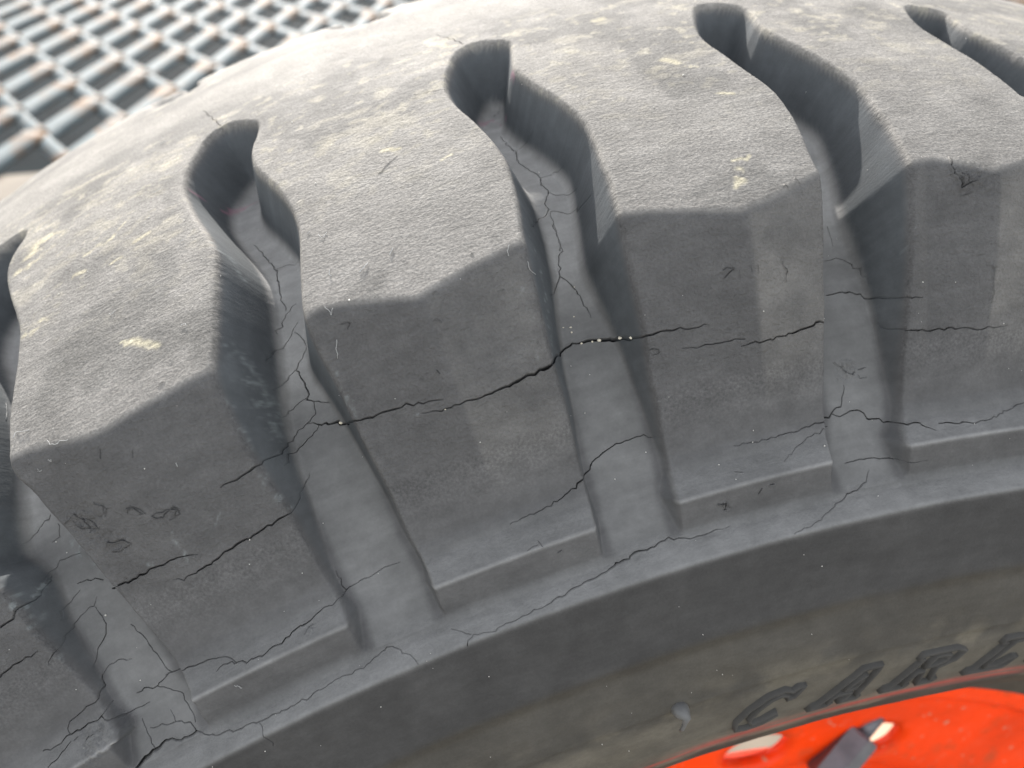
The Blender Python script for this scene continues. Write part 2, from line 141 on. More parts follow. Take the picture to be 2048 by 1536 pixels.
STAINS = [[[-2004,1920,474],[-1985,2007,567],[-1964,2111,285]],[[-2015,2584,351],[-2011,2734,619],[-2020,2873,715],[-2029,3069,360]],[[-2072,3218,257],[-2072,3346,517],[-2060,3425,348]],[[-2065,2866,101],[-2066,3006,136],[-2067,3132,103]],[[-2756,2935,283],[-2748,2999,564],[-2734,3096,656],[-2714,3220,420],[-2614,3383,441]],[[-2892,3136,528],[-2886,3210,441],[-2886,3267,531],[-2893,3397,222],[-2886,3522,269],[-2877,3645,108]],[[-2886,3267,354],[-2873,3246,269],[-2845,3160,185]],[[-1243,2889,213],[-1245,3022,257],[-1253,3126,216],[-1255,3198,173]],[[-1170,2585,89],[-1168,2733,124],[-1174,2879,107],[-1218,3268,122],[-1218,3315,123]],[[-120,3081,229],[-112,3055,365],[-106,3004,182]],[[-1783,2885,170],[-1779,2972,213],[-1783,3159,345]],[[-1775,3088,429],[-1731,3089,172]],[[-1662,3261,86],[-1615,3264,69]],[[-2364,3307,120],[-2374,3444,260]],[[-2506,3344,174],[-2464,3390,261]],[[-2078,3247,171],[-2070,3341,345],[-2062,3418,261]],[[-832,3401,71],[-799,3415,89],[-845,3477,89],[-885,3516,72]],[[-2256,3366,86],[-2196,3284,69]]]
PINKS = [[[-2025,1239,108],[-2001,1160,176],[-1968,1074,201],[-1925,1074,134]],[[-2065,1302,146],[-2052,1276,148]],[[-1132,1153,223],[-1104,1095,293],[-1080,1065,226]],[[-1009,1264,192],[-1008,1325,148]],[[-1082,1080,68],[-1051,1278,44]]]
CREAMS = [[[-2629,1203,639],[-2579,1097,864],[-2496,1154,534]],[[-2410,1521,202],[-2350,1518,454],[-2304,1473,203]],[[-2324,1481,101],[-2259,1383,206]],[[-2238,1640,296],[-2193,1621,297]],[[-2321,1734,292],[-2283,1716,293]],[[-2453,1671,296],[-2406,1668,296]],[[-2664,1324,523],[-2595,1278,631]],[[-2294,2339,178],[-2249,2386,440],[-2205,2447,436],[-2160,2542,172]],[[-2598,1919,572],[-2566,1903,669],[-2526,1910,286]],[[-573,1562,413],[-539,1632,563],[-495,1689,305]],[[-508,1949,293],[-454,1996,292]],[[-659,898,681],[-637,886,569]],[[-582,2578,443],[-593,2644,526],[-620,2684,261]],[[-591,2501,224],[-533,2498,225]],[[-1200,575,702],[-1152,772,682],[-1103,750,343]],[[-1466,1741,390],[-1421,1768,291]],[[-1320,1979,188],[-1288,1957,189]]]
FIBRES = [[[-1242,2690,25],[-1250,2712,25],[-1252,2740,25]],[[-1206,2773,26],[-1209,2804,26],[-1204,2818,26],[-1191,2808,26]],[[-1627,2550,26],[-1608,2528,26],[-1597,2509,26]],[[-1539,2512,26],[-1525,2479,26]],[[-1740,2821,25],[-1750,2849,25],[-1758,2895,26]],[[-1737,2673,25],[-1728,2693,25],[-1731,2718,25],[-1717,2693,25]],[[-2527,2688,25],[-2520,2718,25],[-2498,2736,25],[-2490,2728,25],[-2466,2748,25]],[[-2833,1926,30],[-2830,1991,30],[-2831,2059,30]],[[-2627,2569,26],[-2623,2538,26],[-2599,2563,26],[-2578,2577,26]],[[-2591,2772,26],[-2591,2785,26],[-2583,2785,26]],[[-2250,3053,25],[-2250,3068,25]],[[-2324,2115,28],[-2310,2125,28],[-2306,2108,28]],[[-1700,2470,26],[-1704,2499,26],[-1699,2510,26]],[[-1628,2549,26],[-1603,2521,26]],[[-1706,2215,27],[-1698,2252,27],[-1681,2220,27]],[[-1734,2180,27],[-1724,2169,27]],[[-1540,2517,26],[-1524,2478,26]],[[-2118,2424,26],[-2104,2419,26],[-2102,2441,26]],[[-2429,4083,26],[-2419,4100,26],[-2415,4114,26]],[[-2097,1837,29],[-2081,1832,29]],[[-2548,2771,25],[-2541,2784,25],[-2536,2779,25]],[[-2174,1246,31],[-2147,1244,31]],[[-2167,626,35],[-2146,620,35]]]
GRAINS = [[-1095,3120,75],[-1062,3128,75],[-1041,3132,122],[-985,3168,130],[-967,3204,118],[-1856,3085,111],[-1062,2752,38],[-1541,3290,43],[-1132,2993,47],[-1111,3005,75],[-1113,3037,66],[-1091,2944,47]]
# ---------------------------------------------------------------- helpers
def tag(o, label=None, cat=None, group=None, kind=None):
    for k, v in (('label', label), ('category', cat), ('group', group), ('kind', kind)):
        if v: o[k] = v
    return o
def link(name, me, parent=None, loc=(0, 0, 0), rot=(0, 0, 0)):
    o = bpy.data.objects.new(name, me); C.objects.link(o); o.location = loc; o.rotation_euler = rot
    if parent: o.parent = parent
    return o
def mesh_np(name, co, faces, mat, normals=None, attrs=None, smooth=True):
    """co (n,3), faces (m,4) or (m,3) numpy; attrs {name: (type, data)}"""
    me = bpy.data.meshes.new(name); k = faces.shape[1]
    me.vertices.add(len(co)); me.vertices.foreach_set('co', co.astype(np.float32).ravel())
    me.loops.add(faces.size); me.loops.foreach_set('vertex_index', faces.astype(np.int32).ravel())
    me.polygons.add(len(faces)); me.polygons.foreach_set('loop_start', np.arange(0, faces.size, k, dtype=np.int32))
    me.update(calc_edges=True)
    me.polygons.foreach_set('use_smooth', np.full(len(faces), smooth))
    for an, (ty, data) in (attrs or {}).items():
        a = me.attributes.new(an, ty, 'POINT')
        a.data.foreach_set({'FLOAT_COLOR': 'color', 'FLOAT_VECTOR': 'vector', 'FLOAT': 'value'}[ty], data.astype(np.float32).ravel())
    if normals is not None: me.normals_split_custom_set_from_vertices(normals.astype(np.float32))
    me.materials.append(mat); return me
def bm_mesh(name, bm, mat, smooth=True):
    me = bpy.data.meshes.new(name); bm.to_mesh(me); bm.free()
    for p in me.polygons: p.use_smooth = smooth
    me.materials.append(mat); return me
def new_mat(name):
    m = bpy.data.materials.new(name); m.use_nodes = True; t = m.node_tree; t.nodes.clear()
    o = t.nodes.new('ShaderNodeOutputMaterial'); b = t.nodes.new('ShaderNodeBsdfPrincipled'); t.links.new(b.outputs[0], o.inputs[0])
    return m, t, b
def N(t, ty, **kw):
    n = t.nodes.new('ShaderNode'+ty)
    for k, v in kw.items():
        if k.startswith('i_'):
            key = k[2:]; n.inputs[int(key) if key.isdigit() else key].default_value = v
        else: setattr(n, k, v)
    return n
def noise(t, vec, scale, detail=3, rough=.55, dist=0):
    n = N(t, 'TexNoise', i_Scale=scale, i_Detail=detail, i_Roughness=rough, i_Distortion=dist)
    if vec is not None: t.links.new(vec, n.inputs['Vector'])
    return n.outputs['Fac']
def ramp(t, fac, stops):
    r = N(t, 'ValToRGB'); e = r.color_ramp.elements
    while len(e) < len(stops): e.new(.5)
    for k, (p, c) in enumerate(stops): e[k].position = p; e[k].color = (*c, 1) if not isinstance(c, (int, float)) else (c, c, c, 1)
    t.links.new(fac, r.inputs[0]); return r.outputs[0]
def math2(t, op, a, b=None):
    n = N(t, 'Math', operation=op)
    for k, v in enumerate((a, b)):
        if v is None: continue
        if isinstance(v, (int, float)): n.inputs[k].default_value = v
        else: t.links.new(v, n.inputs[k])
    return n.outputs[0]
def mix(t, fac, a, b, mode='MIX'):
    n = N(t, 'Mix', data_type='RGBA', blend_type=mode)
    for k, v in ((0, fac), (6, a), (7, b)):
        if isinstance(v, (int, float)): n.inputs[k].default_value = v
        elif isinstance(v, tuple): n.inputs[k].default_value = (*v, 1)
        else: t.links.new(v, n.inputs[k])
    return n.outputs[2]

# ---------------------------------------------------------------- materials
def rubber():
    m, t, b = new_mat('weathered_rubber')
    tc = N(t, 'Attribute', attribute_name='tc').outputs['Vector']; col = N(t, 'Attribute', attribute_name='col').outputs['Color']
    gr = N(t, 'Attribute', attribute_name='grain').outputs['Fac']
    st = N(t, 'Mapping'); st.inputs['Scale'].default_value = (.55, 1, 1); t.links.new(tc, st.inputs[0])
    st2 = N(t, 'Mapping'); st2.inputs['Scale'].default_value = (.22, 1, 1); t.links.new(tc, st2.inputs[0])
    w1 = noise(t, st.outputs[0], 430, 3, .55, .6); ob = N(t, 'Mapping'); ob.inputs['Scale'].default_value = (1/R, 1/R, 1/R); t.links.new(N(t, 'TexCoord').outputs['Object'], ob.inputs[0]); ob = ob.outputs[0]
    w2 = noise(t, ob, 760, 3, .65); big = noise(t, ob, 38, 4, .6); mid = noise(t, ob, 160, 4, .65)
    strk = noise(t, st2.outputs[0], 140, 4, .6)
    v = math2(t, 'ADD', math2(t, 'MULTIPLY', big, .55), math2(t, 'ADD', math2(t, 'MULTIPLY', mid, .35), math2(t, 'MULTIPLY', strk, .35)))
    c1 = mix(t, 1., col, ramp(t, v, [(.38, .72), (.62, 1.0), (.85, 1.32)]), 'MULTIPLY')
    fine = ramp(t, w2, [(.30, .66), (.52, 1.), (.72, 1.36)])
    c2 = mix(t, ramp(t, gr, [(.5, .12), (.815, .9), (.86, .35)]), c1, mix(t, 1., c1, fine, 'MULTIPLY'))
    t.links.new(c2, b.inputs['Base Color'])
    t.links.new(ramp(t, mid, [(.3, .74), (.7, .92)]), b.inputs['Roughness']); t.links.new(ramp(t, gr, [(.0, .22), (.80, .10), (.83, .07), (.88, .22)]), b.inputs['Specular IOR Level'])
    h = math2(t, 'ADD', math2(t, 'MULTIPLY', w1, .8), math2(t, 'ADD', math2(t, 'MULTIPLY', w2, .65), math2(t, 'MULTIPLY', mid, .25)))
    bp = N(t, 'Bump', i_Strength=1.); bp.inputs['Distance'].default_value = .0021*R
    t.links.new(h, bp.inputs['Height']); t.links.new(ramp(t, gr, [(.0, .0), (.80, .36), (.83, .38), (.88, .85)]), bp.inputs['Strength']); t.links.new(bp.outputs[0], b.inputs['Normal'])
    return m
RUB = rubber()
def plain(name, color, rough=.6, metal=0., var=.15, scale=60., bump=0.):
    m, t, b = new_mat(name); tc = N(t, 'TexCoord').outputs['Object']
    n = noise(t, tc, scale, 4)
    t.links.new(mix(t, 1., color, ramp(t, n, [(.3, 1-var), (.7, 1+var)]), 'MULTIPLY'), b.inputs['Base Color'])
    b.inputs['Roughness'].default_value = rough; b.inputs['Metallic'].default_value = metal
    if bump:
        bp = N(t, 'Bump', i_Strength=.6); bp.inputs['Distance'].default_value = bump
        t.links.new(n, bp.inputs['Height']); t.links.new(bp.outputs[0], b.inputs['Normal'])
    return m
def rim_paint():
    m, t, b = new_mat('red_orange_paint'); tc = N(t, 'TexCoord').outputs['Object']
    n, n2, sc_ = noise(t, tc, 70, 5, .65), noise(t, tc, 260, 4, .6), noise(t, tc, 900, 2)
    c = mix(t, 1., (.95, .052, .0), ramp(t, n, [(.3, .78), (.7, 1.1)]), 'MULTIPLY')
    c = mix(t, ramp(t, n2, [(.55, 0.), (.75, .55)]), c, (.20, .085, .035))
    t.links.new(mix(t, ramp(t, sc_, [(.66, 0.), (.74, .6)]), c, (.45, .30, .20)), b.inputs['Base Color'])
    t.links.new(ramp(t, n2, [(.3, .38), (.7, .7)]), b.inputs['Roughness']); b.inputs['Specular IOR Level'].default_value = .25
    return m
RED = rim_paint()
STEEL = plain('grey_bolt_steel', (.14, .145, .16), .5, .3, .2, 400)
SAND = plain('pale_sand', (.66, .60, .48), .8, 0, .3, 900)
GRIT = plain('white_grit', (.62, .60, .55), .6, 0, .2, 900)
LINT = plain('pale_lint', (.34, .34, .33), .9, 0, .1, 900)
def galvanised():
    m, t, b = new_mat('rusty_galvanised_steel'); tc = N(t, 'TexCoord').outputs['Object']
    oi = N(t, 'ObjectInfo').outputs['Random']
    xyz = N(t, 'SeparateXYZ'); t.links.new(tc, xyz.inputs[0])
    ofs = N(t, 'CombineXYZ'); t.links.new(math2(t, 'MULTIPLY', oi, 40.), ofs.inputs[2])
    ad = N(t, 'VectorMath', operation='ADD'); t.links.new(tc, ad.inputs[0]); t.links.new(ofs.outputs[0], ad.inputs[1])
    n = noise(t, ad.outputs[0], 45, 5, .65)
    end = ramp(t, xyz.outputs[0], [(.0, .12), (.055, .2), (.098, 1.)])
    f = ramp(t, math2(t, 'ADD', math2(t, 'MULTIPLY', end, .25), n), [(.60, 0.), (.80, 1.)])
    zc = mix(t, noise(t, ad.outputs[0], 14, 3), (.045, .074, .087), (.115, .138, .143))
    rc = mix(t, n, (.07, .03, .010), (.16, .09, .04))
    t.links.new(mix(t, f, zc, rc), b.inputs['Base Color']); b.inputs['Roughness'].default_value = .75; b.inputs['Specular IOR Level'].default_value = .25
    return m
GALV = galvanised()

# ---------------------------------------------------------------- setting: plate under the wheel, ground below the deck
def slab(name, x0, x1, y0, y1, z0, z1, mat):
    bm = bmesh.new(); bmesh.ops.create_cube(bm, size=1)
    for v in bm.verts: v.co = ((x0+x1)/2+v.co.x*(x1-x0), (y0+y1)/2+v.co.y*(y1-y0), (z0+z1)/2+v.co.z*(z1-z0))
    bmesh.ops.bevel(bm, geom=bm.edges[:], offset=.003, segments=2, affect='EDGES')
    return link(name, bm_mesh(name, bm, mat, False))
PLATE = plain('tan_dusty_plate', (.17, .14, .105), .85, 0, .25, 12, .001)
GROUND = plain('ground_painted_shade', (.006, .011, .014), .9, 0, .4, 9, .004)  # near-black colour paints in the shade under the deck
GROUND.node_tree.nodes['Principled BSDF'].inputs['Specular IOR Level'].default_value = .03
tag(slab('floor', -2.2, 2.6, -1.2, .80, -.05, 0, PLATE), kind='structure')
bm = bmesh.new(); bmesh.ops.create_grid(bm, x_segments=8, y_segments=8, size=60)
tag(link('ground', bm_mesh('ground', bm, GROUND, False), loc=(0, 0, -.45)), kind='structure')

# expanded metal deck behind the wheel
A0 = np.array([-.4305, .9549]); AJ = np.array([.0392, .1137]); AI = np.array([.0405, -.0903])
def bar_mesh(name, length, width, thick, tilt, ends):
    """tilted flat bar along +x with a gentle twist towards the bonds"""
    n = 10; rings = []
    prof = [(-.5, -.5), (-.42, .5), (.42, .5), (.5, -.5)]
    prof = [(-.5, -.3), (-.46, .5), (0, .56), (.46, .5), (.5, -.3), (.4, -.5), (-.4, -.5)]
    co = []; 
    for k in range(n+1):
        u = k/n; x = u*length; a = tilt*(1-.55*abs(2*u-1)**3); wd_ = width*(1+.25*abs(2*u-1)**4)
        for (p, q) in prof:
            y, z = p*wd_, q*thick
            co.append((x, y*math.cos(a)-z*math.sin(a), y*math.sin(a)+z*math.cos(a)+ends*(u-.5)))
    m = len(prof); F = []
    for k in range(n):
        for j in range(m): F.append((k*m+j, k*m+(j+1) % m, (k+1)*m+(j+1) % m, (k+1)*m+j))
    me = bpy.data.meshes.new(name); me.from_pydata(co, [], [f[::-1] for f in F]+[tuple(range(m)), tuple(range(n*m, n*m+m))[::-1]])
    me.update(); me.materials.append(GALV)
    for p in me.polygons: p.use_smooth = len(p.vertices) == 4
    return me
LJ, LI = float(np.hypot(*AJ)), float(np.hypot(*AI))
me_rung = bar_mesh('rung', LJ*.99, .0225, .005, math.radians(14), .005)
me_bar = bar_mesh('strand', LI*1.02, .0165, .005, math.radians(30), .004)
deck = link('mesh_deck', None, None, (-.43, .95, .008))
tag(deck, 'rusty galvanised expanded metal deck with diamond openings behind the tyre', 'metal deck')
segs = []
for j in range(-4, 34):
    for i in range(-14, 34):
        P = A0+j*AJ+i*AI
        if not (-1.3 < P[0] < 1.9 and .77 < P[1] < 2.7): continue
        near = math.hypot(P[0]+.3, P[1]-.9)
        segs.append((near, 0, P)); segs.append((near, 1, P))
segs.sort(key=lambda a: a[0])
aj, ai = math.atan2(AJ[1], AJ[0]), math.atan2(AI[1], AI[0])
far_co, far_f = [], []
for k, (d, ty, P) in enumerate(segs):
    me, ang = (me_rung, aj) if ty == 0 else (me_bar, ai)
    if k < 296:
        link('rung' if ty == 0 else 'strand', me, deck, (P[0]+.43, P[1]-.95, 0), (0, 0, ang))
    else:
        base = len(far_co); ca, sa = math.cos(ang), math.sin(ang)
        for v in me.vertices: far_co.append((v.co.x*ca-v.co.y*sa+P[0]+.43, v.co.x*sa+v.co.y*ca+P[1]-.95, v.co.z))
        for p in me.polygons: far_f.append([base+q for q in p.vertices])
fm = bpy.data.meshes.new('strand'); fm.from_pydata(far_co, [], far_f); fm.update(); fm.materials.append(GALV)
fo = link('strand', fm, deck); fo['kind'] = 'stuff'

# ---------------------------------------------------------------- tyre: the part of the tread the photograph shows, finely built
c1 = Groove(GROOVES[1]).c
grooves = [Groove(GROOVES[1], -8.18*k) for k in (4, 3, 2)]+[Groove(g) for g in GROOVES]+[Groove(GROOVES[4], 8.18)]
_b2 = np.array(FACETS['2']); _L = []
for shf in (-8.18*4, -8.18*3, -8.18*2): _L += [(a+shf-.3, b) for a, b in _b2]
for k in '1234': _L += [tuple(q) for q in FACETS[k]]
_L += [(4.3, -.0006), (8., .0005), (10., -.005), (12.2, 0)]
_L = sorted(_L); DT = np.array([a for a, _ in _L]); DD = np.array([b for _, b in _L])
TL, TR = grooves[0].c, grooves[-1].c

rng = np.random.default_rng(7)
def paths(lines, jit):
    """polylines -> segments (x0,y0,w0,x1,y1,w1), broken up and shaken a little"""
    out = []
    for L in lines:
        P = np.array(L, float); X = np.c_[np.radians(P[:,0]/100)*RX, P[:,1]/1e4, P[:,2]/1e5]
        d = np.r_[0, np.cumsum(np.hypot(*np.diff(X[:,:2], axis=0).T)+1e-9)]; n = max(2, int(d[-1]/.0022)+1)
        t = np.linspace(0, d[-1], n); Y = np.c_[np.interp(t, d, X[:,0]), np.interp(t, d, X[:,1]), np.interp(t, d, X[:,2])]
        Y[1:-1,:2] += rng.normal(0, jit, (n-2, 2)); Y[1:-1,2] *= rng.uniform(.75, 1.2, n-2)
        for a, b in zip(Y[:-1], Y[1:]): out.append((*a, *b))
    return np.array(out)
SCUFFS = [(-25.8, .308, .0122), (-25.2, .3228, .0077), (.39, .2834, .0104), (-29.16, .3983, .0138), (-2.93, .3614, .0070), (-8.32, .4154, .0041), (-21.53, .3984, .0036)]
CRK, PEL = paths(CRACKS, .00042), paths(PEELS, .0006)
STN, PNK, CRM = paths(STAINS, .0006), paths(PINKS, .0004), paths(CREAMS, .001)
def seg_eval(x, y, S, reach, fn, out):
    """fn(dist, width, side, index) folded into out for the points within reach of each segment"""
    o = np.argsort(x); xs = x[o]
    for q in S:
        rc = reach(max(q[2], q[5])); lo, hi = min(q[0], q[3])-rc, max(q[0], q[3])+rc
        i0, i1 = np.searchsorted(xs, (lo, hi)); idx = o[i0:i1]
        if not len(idx): continue
        yy = y[idx]; m = (yy > min(q[1], q[4])-rc) & (yy < max(q[1], q[4])+rc); idx = idx[m]
        if not len(idx): continue
        ex, ey = q[3]-q[0], q[4]-q[1]; px, py = x[idx]-q[0], y[idx]-q[1]
        t = np.clip((px*ex+py*ey)/(ex*ex+ey*ey+1e-18), 0, 1)
        fn(out, idx, np.hypot(px-t*ex, py-t*ey), q[2]+t*(q[5]-q[2]), np.sign(ex*py-ey*px))
    return out
def f_crack(out, idx, d, w, side):
    hw = np.maximum(w*(.46+.14*np.clip(w/.0022, 0, 1)), .0002); dep = np.clip(4*w, .0005, .016)
    out[idx] = np.maximum(out[idx], dep*np.clip(1-(d/hw)**2, 0, 1))
def f_lip(out, idx, d, w, side):                                     # edges of a crack stand up a little
    out[idx] = np.maximum(out[idx], .13*w*np.exp(-((d-w*1.0)/(w*.6+1e-6))**2)*(d > w*.5))
def f_peel(out, idx, d, w, side):
    hw = np.maximum(w*.42, .00025)
    out[idx] = np.maximum(out[idx], 1.1*w*np.clip(1-(d/hw)**2, 0, 1))
def f_plip(out, idx, d, w, side):
    out[idx] = np.maximum(out[idx], .8*w*np.exp(-((d-w*.9)/(w*.6+1e-6))**2)*(side > 0))
def f_soft(out, idx, d, w, side):
    out[idx] = np.maximum(out[idx], np.clip(1.25-d/(w*.5+1e-6), 0, 1))
def f_near(out, idx, d, w, side): out[idx] = np.maximum(out[idx], (d < w*1.1+.0013)*1.)

def relief(th, s, gs, dt, dd, marks=True):
    rr, dep, g = surface(th, s, gs, dt, dd)
    x = np.radians(th)*RX
    rr = rr-.0012*sstep(S_E-.0006, S_E+.0008, s)*(s > .465)-.0004*np.exp(-((s-S_D)/.0011)**2)   # mould lines on the sidewall
    rr = rr+(.0006*(fbm(x*30, s*30, 11, 3)-.5)+.0010*(fbm(x*9, s*9, 12, 2)-.5))*sstep(S0, S0+.04, s)*(1-.92*sstep(.0005, .003, dep))
    if marks:
        for a_, b_, c_ in SCUFFS:                                    # torn, pitted patches
            m = np.clip(1.2-np.hypot(x-math.radians(a_)*RX, (s-b_)*1.1)/c_-.8*(fbm(x*90, s*90, 52, 3)-.5), 0, 1)
            rr = rr-m*.0042*np.clip(fbm(x*330, s*330, 51, 3)-.45, -.2, 1)
        z = np.zeros(len(x)); ck = seg_eval(x, s, CRK, lambda w: w*2.5+.0008, f_crack, z.copy()); lp = seg_eval(x, s, CRK, lambda w: w*2.5, f_lip, z.copy())
        pk = seg_eval(x, s, PEL, lambda w: w*2.5+.0008, f_peel, z.copy()); pl = seg_eval(x, s, PEL, lambda w: w*2.5, f_plip, z.copy())
        rr = rr-np.maximum(ck, pk)+np.where((ck > 0) | (pk > 0), 0, np.maximum(lp, pl))
    return rr, dep, g
def to_xyz(th, s, rr):
    w, r = to_wr(s, rr); a = np.radians(th); return np.c_[r*np.sin(a), -w, r*np.cos(a)]*R

def colour(th, s, dep, g, dt, dd, marks=True, period=None):
    """what the rubber is covered with: dust on the worn crown, clean black in the grooves, brown dirt on the sidewall; plus painted-in light and shade"""
    x = np.radians(th)*RX; p = phi_of(s); d = np.interp(th, dt, dd)*(1-sstep(S_CREASE+.02, S_LIP-.004, s))
    onc = sstep(-.0010, .0030, (rho_s(p)-d)-rho_c(p))                # on the worn crown
    top = 1-sstep(.0005, .004, dep)                                  # not down in a groove
    fade = sstep(S0, S0+.05, s)
    def nz(fx, fy, seed, n):
        v = fbm(x*fx, s*fy, seed, n)
        if period: u = np.clip(th/period, 0, 1); v = v*u+fbm((x+math.radians(period)*RX)*fx, s*fy, seed, n)*(1-u)
        return (v-.5)*fade+.5
    n1, n2, n3 = nz(22, 22, 21, 4), nz(60, 110, 22, 4), nz(150, 240, 23, 3)
    col = np.tile(np.array([.092, .0905, .090]), (len(x), 1))
    def lay(c, f): nonlocal col; f = np.clip(f, 0, 1)[:,None]; col = col*(1-f)+np.array(c)*f
    ro_ = smin(rho_c(p), rho_s(p)-d, .0034); full_ = np.maximum(ro_-np.minimum(rho_f(p), ro_), 1e-5); wallw = sstep(.0015, .007, dep)*(1-sstep(.80, .985, dep/full_))
    lay((.072, .079, .084), (1-.7*sstep(.30, .40, s))*wallw*.9)      # groove walls: clean black
    flo = sstep(.80, .985, dep/full_)*sstep(.004, .009, g)
    lay((.30, .295, .284), flo*(1-sstep(.25, .33, s))*.9)
    lay((.138, .137, .134), flo*sstep(.25, .33, s)*(1-sstep(S_A-.004, S_A+.002, s))*.9)                                                      # groove floors: dusty, and lightened to paint in light from the sky
    lay((.215, .203, .186), onc*top*.95)
    lay((.238, .224, .202), onc*top*(1-sstep(.10, .24, s))*sstep(.35, .65, n1)*.8)
    lay((.150, .143, .132), onc*top*(1-sstep(.36, .47, n1))*.7)
    lay((.32, .295, .245), onc*top*(1-sstep(.13, .25, s))*sstep(.56, .74, n2)*.6)
    lay((.36, .33, .26), onc*top*sstep(.62, .76, n3)*(1-sstep(.12, .25, s))*.5)
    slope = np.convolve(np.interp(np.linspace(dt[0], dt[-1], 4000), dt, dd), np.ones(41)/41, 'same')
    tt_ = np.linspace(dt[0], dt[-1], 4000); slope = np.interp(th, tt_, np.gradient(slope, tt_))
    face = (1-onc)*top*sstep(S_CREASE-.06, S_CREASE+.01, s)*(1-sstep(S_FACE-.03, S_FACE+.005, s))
    lay((.158, .152, .143), face*sstep(.0002, .0030, slope)*sstep(-24, -7, th)*(.30+1.1*(n1-.35)+.5*(n2-.5)))  # right facets lightened: fill light from the right painted in, plus some dust
    lay((.165, .164, .160), sstep(S_FACE+.008, S_LIP-.006, s)*(1-sstep(S_LIP-.003, S_LIP+.002, s))*.8*top)       # lip: dust, plus sky light on its upward side painted in
    lay((.25, .247, .24), (np.exp(-((s-S_LIP)/.0011)**2)*top+.6*np.exp(-((s-S_A)/.0012)**2))*(.35+.5*n2))           # lit-edge highlights painted along lip and ledge, with some scuffing
    lay((.19, .189, .184), sstep(S_LIP+.014, S_LIP+.026, s)*(1-sstep(S_A-.001, S_A+.004, s))*.85)                # ledge: dust again, with sky light painted in
    lay((.050, .049, .048), sstep(S_A-.001, S_A+.004, s)*.9)  # sidewall: cleaner rubber, darkened further to paint in the blocked low sky
    lay((.076, .070, .059), sstep(S_D-.002, S_D+.004, s)*(.6+.5*(n1-.3)))
    lay((.050, .044, .034), np.exp(-((s-S_D-.001)/.0030)**2)*.75*sstep(.15, .6, n1))
    lay((.150, .134, .104), sstep(S_D+.01, S_E+.020, s)*sstep(.45, .66, fbm(x*26+3, s*40, 31, 4))*.8)
    lay((.125, .113, .092), sstep(S_E+.002, S_E+.012, s)*(1-sstep(S_E+.05, S_E+.056, s))*(.35+.6*fbm(x*40, s*60, 35, 3)))
    lay((.34, .075, .06), np.exp(-((s-S_E-.051)/.0042)**2)*sstep(.30, .55, fbm(x*14, s*260, 33, 3))*.95)
    lay((.06, .05, .04), sstep(S_E+.058, S_E+.066, s)*.8)
    if marks:
        z = np.zeros(len(x)); rc = lambda w: w*.7
        lay((.27, .30, .30), seg_eval(x, s, STN, rc, f_soft, z.copy())*sstep(.46, .78, np.where((dep > .003) & (g < .013), fbm(s*420, dep*420, 42, 3), fbm(x*520, s*420, 41, 3)))*.36)
        lay((.34, .14, .20), seg_eval(x, s, PNK, rc, f_soft, z.copy())*.4)
        lay((.42, .38, .28), seg_eval(x, s, CRM, rc, f_soft, z.copy())*sstep(.36, .54, fbm(x*120, s*200, 43, 4))*.95)
    grain = .88-.06*onc*top-.62*sstep(.001, .006, dep)-.35*sstep(S_A, S_A+.01, s)-.35*sstep(S_FACE-.03, S_FACE+.01, s)*(1-sstep(S_A, S_A+.01, s))
    return np.c_[np.clip(col, 0, 1), np.ones(len(x))], np.clip(grain, .08, 1.2)

def block_of(th, s, g, dep, gs, rf_gap):
    """-1: carcass; k: the tread block between grooves k and k+1"""
    x = np.radians(th)*RX; k = np.full(th.shape, -1)
    for G in gs: k += (x > G.mid(s))
    ok = (s > .072) & (s < S_LIP+.0035) & ~((g > .004) & rf_gap) & (k >= 0) & (k < len(gs)-1)
    return np.where(ok, k, -1)

def grid_arrays(ths, ss): 
    T, S = np.meshgrid(ths, ss); return T.ravel(), S.ravel()
def vertex_normals(co, faces):
    a, b, c, d = (co[faces[:,k]] for k in range(4)); fn = np.cross(c-a, d-b); out = np.zeros_like(co)
    for k in range(4):
        for ax in range(3): out[:,ax] += np.bincount(faces[:,k], fn[:,ax], len(co))
    return out/(np.linalg.norm(out, axis=1)[:,None]+1e-20)
def extract(mask, co, nr, col, gr, tc, faces):
    F = faces[mask]; u, inv = np.unique(F, return_inverse=True); return co[u], nr[u], col[u], gr[u], tc[u], inv.reshape(F.shape)
def rub_mesh(name, pack):
    co, nr, col, gr, tc, F = pack
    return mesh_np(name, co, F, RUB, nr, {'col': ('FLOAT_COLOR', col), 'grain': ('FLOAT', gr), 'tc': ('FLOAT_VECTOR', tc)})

# parameter lines of the fine patch
dx = .00082
q = [np.arange(TL, -34, math.degrees(2.2*dx/RX)), np.arange(-34, 9.5, math.degrees(dx/RX)), np.arange(9.5, TR, math.degrees(2.2*dx/RX)), [TR]]
THS = np.concatenate(q)
SS = np.concatenate([np.arange(S0, .17, .0013), np.arange(.17, .452, .00085), np.arange(.452, .615, .0019), np.arange(.615, SMAX, .006), [SMAX]])
nT, nS, K = len(THS), len(SS), 5
